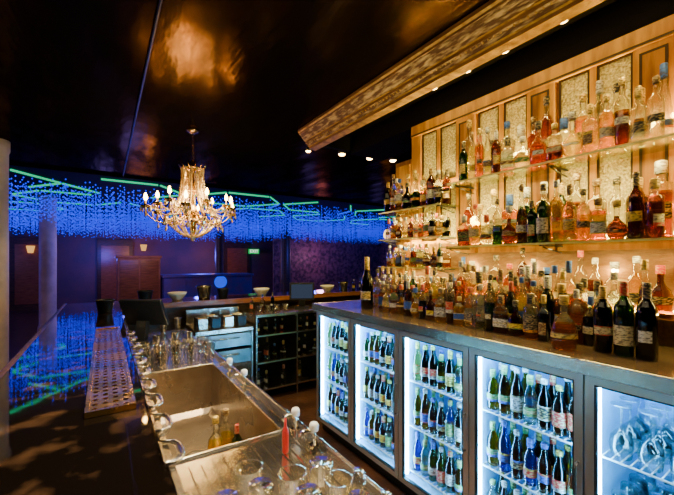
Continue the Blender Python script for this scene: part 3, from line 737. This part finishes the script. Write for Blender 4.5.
e=empty('dj_booth',(1.25,9.8,0)); tag(e,'long blue-lit stage booth with round emblem','booth')
mk('body',lambda b:(b.box(0,2.3,0,.8,0,1.0),b.box(-.04,2.34,-.04,.84,1.0,1.06),b.box(.5,.52,-.012,0,.1,.95),b.box(1.05,1.07,-.012,0,.1,.95)),STAGE,parent=e,bev=.01)
mk('emblem',lambda b:b.lathe([(.001,0),(.15,0),(.17,.01),(.17,.02),(.15,.03),(.001,.03)],24),emit('emblem_glow',(.01,.07,1),1.2,False),(1.4,-.001,.85),e,(pi/2,0,0))
e=empty('timber_cabinet',(.25,10.1,0)); tag(e,'wide brown timber cabinet with two panelled doors','cabinet')
mk('body',lambda b:(b.box(0,.95,0,.5,0,1.5),b.box(-.04,.99,-.04,.54,1.5,1.56)),BRNP,parent=e,bev=.01)
mk('door',lambda b:b.box(.05,.46,-.02,-.001,.1,1.44),REDW,parent=e); mk('door',lambda b:b.box(.49,.9,-.02,-.001,.1,1.44),REDW,parent=e)
for i,x in enumerate((-2.2,-.2,3.7)):
    struct(mk('door_%d'%(i+1),lambda b:(b.box(x,x+.95,13.12,13.19,0,2.1,0),b.box(x+.1,x+.85,13.1,13.12,.2,1.9,1)),[DARKW,REDW]))
rd=pbr('red_vinyl',(.22,.03,.018),.35)
def booth(x,y):
    e=empty('banquette',(x,y,0)); tag(e,'dark red upholstered banquette seat on the dark floor','seat','banquettes')
    mk('seat',lambda b:b.box(0,1.6,0,.55,.1,.45),rd,parent=e,bev=.04); mk('backrest',lambda b:b.box(0,1.6,.551,.7,.1,1.05),rd,parent=e,bev=.04)
    mk('base',lambda b:b.box(.04,1.56,.05,.66,.001,.099),BLACK,parent=e)
booth(-3.3,5.6); booth(-3.6,7.6); booth(-5.4,6.6)
for x,z in((-1.75,1.75),(1.05,1.85)):
    e=empty('wall_sconce',(x,13.0,z)); tag(e,'small glowing wall sconce on the far wall','wall light','wall sconces')
    mk('shade',lambda b:b.lathe([(.06,-.1),(.1,.1)],14),SCON,parent=e); mk('arm',lambda b:b.tube([(0,.19,-.12),(0,0,-.12),(0,0,-.08)],.012),BRASS,parent=e)
e=empty('pendant_lamp',(5.35,6.0,2.75)); tag(e,'warm glowing glass pendant lamp hanging from the ceiling','pendant lamp')
mk('cord',lambda b:b.tube([(0,0,0),(0,0,-.6)],.006),BLACK,parent=e); mk('lamp_shade',lambda b:b.lathe([(.03,-.6),(.07,-.66),(.09,-.74),(.07,-.8),(.001,-.82)],18),emit('pendant_glow',(1,.55,.12),4,False),parent=e)
e=empty('exit_sign',(4.75,12.9,1.78)); tag(e,'small green illuminated EXIT sign','exit sign')
mk('box',lambda b:b.box(-.2,.2,0,.06,-.09,.09),emit('exit_green',(.0,.6,.12),1.0,False),parent=e)
mk('bracket',lambda b:b.box(-.03,.03,.061,.21,-.03,.03),BLACK,parent=e)
tx=bpy.data.curves.new('lettering','FONT'); tx.body='EXIT'; tx.size=.16; tx.align_x='CENTER'; tx.align_y='CENTER'; tx.extrude=.002
tx.materials.append(emit('exit_white',(1,1,1),1.5,False))
t=bpy.data.objects.new('lettering_curve',tx); COL.objects.link(t)
dg=bpy.context.evaluated_depsgraph_get(); me=bpy.data.meshes.new_from_object(t.evaluated_get(dg)); bpy.data.objects.remove(t)
ob('lettering',me,(0,-.004,0),e,(pi/2,0,0))
# ------------------------------------------------------------------ lights
WC=(1,.76,.22)
def spotlamp(x,y,z,energy,tilt=(0,0),size=1.6,col=WC,parent=None):
    l=bpy.data.lights.new('spot','SPOT'); l.energy=energy; l.color=col; l.spot_size=size; l.spot_blend=.6; l.shadow_soft_size=.04
    lo=bpy.data.objects.new('spot_lamp',l); COL.objects.link(lo); lo.location=(x,y,z); lo.rotation_euler=(tilt[0],tilt[1],0)
    if parent: lo.parent=parent
def spotfix(x,y,z,energy,tilt=(0,0),size=1.6,col=WC,label='small black ceiling spotlight with warm lens',k=1.0):
    e=empty('ceiling_spotlight',(x,y,z)); tag(e,label,'spotlight','ceiling spotlights'); e.scale=(k,k,k)
    mk('mount',lambda b:b.cyl((0,0,-.03),.02,.0299,12),BLACK,parent=e)
    h=mk('head',lambda b:b.lathe([(.001,0),(.022,0),(.028,-.02),(.032,-.05),(.029,-.05),(.026,-.04)],16),BLACK,(0,0,-.03),e,(tilt[0],tilt[1],0))
    mk('lens',lambda b:b.lathe([(.026,-.046),(.024,-.054),(.014,-.060),(.001,-.061)],16),SPOTM,parent=h)
    spotlamp(0,0,-.12,energy,tilt,size,col,e)
for y in(1.67,1.40,1.15,.84,.45): spotfix(1.93,y,2.75,30,(0,.25),1.5,k=1.12)
for x,y in((2.22,3.25),(2.58,3.2),(2.87,3.12)): spotfix(x,y,2.75,30,k=1.4)
SC=(1,.84,.58)
spotfix(.35,1.55,2.75,150,(0,0),1.7,SC); spotlamp(.35,.6,2.7,120,(0,0),1.6,SC); spotlamp(.9,3.2,2.7,80,(0,0),1.6,SC); spotfix(1.9,3.45,2.75,60)  # ceiling spots added to brighten sink and far bar; spotlamp ones lack fixtures
spotlamp(.02,2.1,2.7,90,(0,0),1.2,(1,.78,.4))  # bare spot added over the drip tray to brighten it
spotlamp(.9,1.4,2.6,90,(0,math.radians(12)),.9,(1,.72,.36))
spotlamp(.6,2.9,2.6,60,(math.radians(-25),math.radians(15)),.7,(1,.62,.2))  # added warm spot on the glasses behind the sink, no fixture
spotlamp(-.3,3.6,2.6,60,(math.radians(35),math.radians(12)),1.0,(1,.75,.5))  # added spot that lifts the pale column, no fixture
def area(loc,rot,sx,sy,en,col,name='area_lamp'):
    l=bpy.data.lights.new(name,'AREA'); l.shape='RECTANGLE'; l.size=sx;l.size_y=sy;l.energy=en;l.color=col
    o=bpy.data.objects.new(name,l); COL.objects.link(o); o.location=loc;o.rotation_euler=rot; return o
def point(loc,en,col,r=.1):
    l=bpy.data.lights.new('lamp','POINT'); l.energy=en;l.color=col;l.shadow_soft_size=r
    o=bpy.data.objects.new('point_lamp',l); COL.objects.link(o); o.location=loc; return o
point((CX,CY,2.02),48,(1,.66,.24),.2)
for z,e0 in((1.985,34),(1.565,38),(1.215,30)):
    area((2.12,.9,z),(0,pi-.3,0),.02,2.5,e0,WC)
# fixtureless point lights added behind the bottles for golden hot spots
for z in(2.10,1.70):
    for y in(.52,.84,1.16,1.46): point((2.12,y,z),2.4,(1,.72,.2),.012)
for y in(.7,1.1,1.5,1.9): point((2.12,y,1.40),1.8,(1,.72,.2),.012)
area((1.93,.8,2.66),(0,-.35,0),.05,2.4,4,WC)
for z in(1.93,1.51): area((2.0,.65,z),(0,0,0),.05,2.0,14,WC)
for z in(1.82,1.60,1.37): area((2.03,1.93,z),(0,0,0),.05,.5,5,WC)
area((1.0,1.3,2.3),(0,-1.15,0),.3,3.0,4,(1,.78,.42))  # added fill light towards beam and back bar, without a fixture
area((1.35,.9,2.25),(0,-2.61,0),.1,3.0,2.6,(1,.76,.34))  # added uplight for the beam, nothing visible emits it
for x,y,en in((-3,9.5,26),(.5,8.5,36),(2.5,11.5,70),(5,9,26),(8,9.5,18),(0,12,55)):
    point((x,y,1.6),en,(.08,.09,1),.2)
point((6.5,10.8,1.6),22,(.8,.3,.6),.2)  # from here down: purple and warm fill added to the far room, no fixtures
point((-3.5,6.5,1.6),26,(1,.4,.15),.2)
point((.8,9.0,1.6),14,(1,.5,.18),.1)
point((.8,11.8,1.6),20,(1,.45,.12),.2)
point((3.2,12.2,1.5),14,(1,.42,.12),.2)
w=bpy.data.worlds.new('world'); scene.world=w; w.use_nodes=True
w.node_tree.nodes['Background'].inputs[0].default_value=(.01,.009,.012,1); w.node_tree.nodes['Background'].inputs[1].default_value=.3
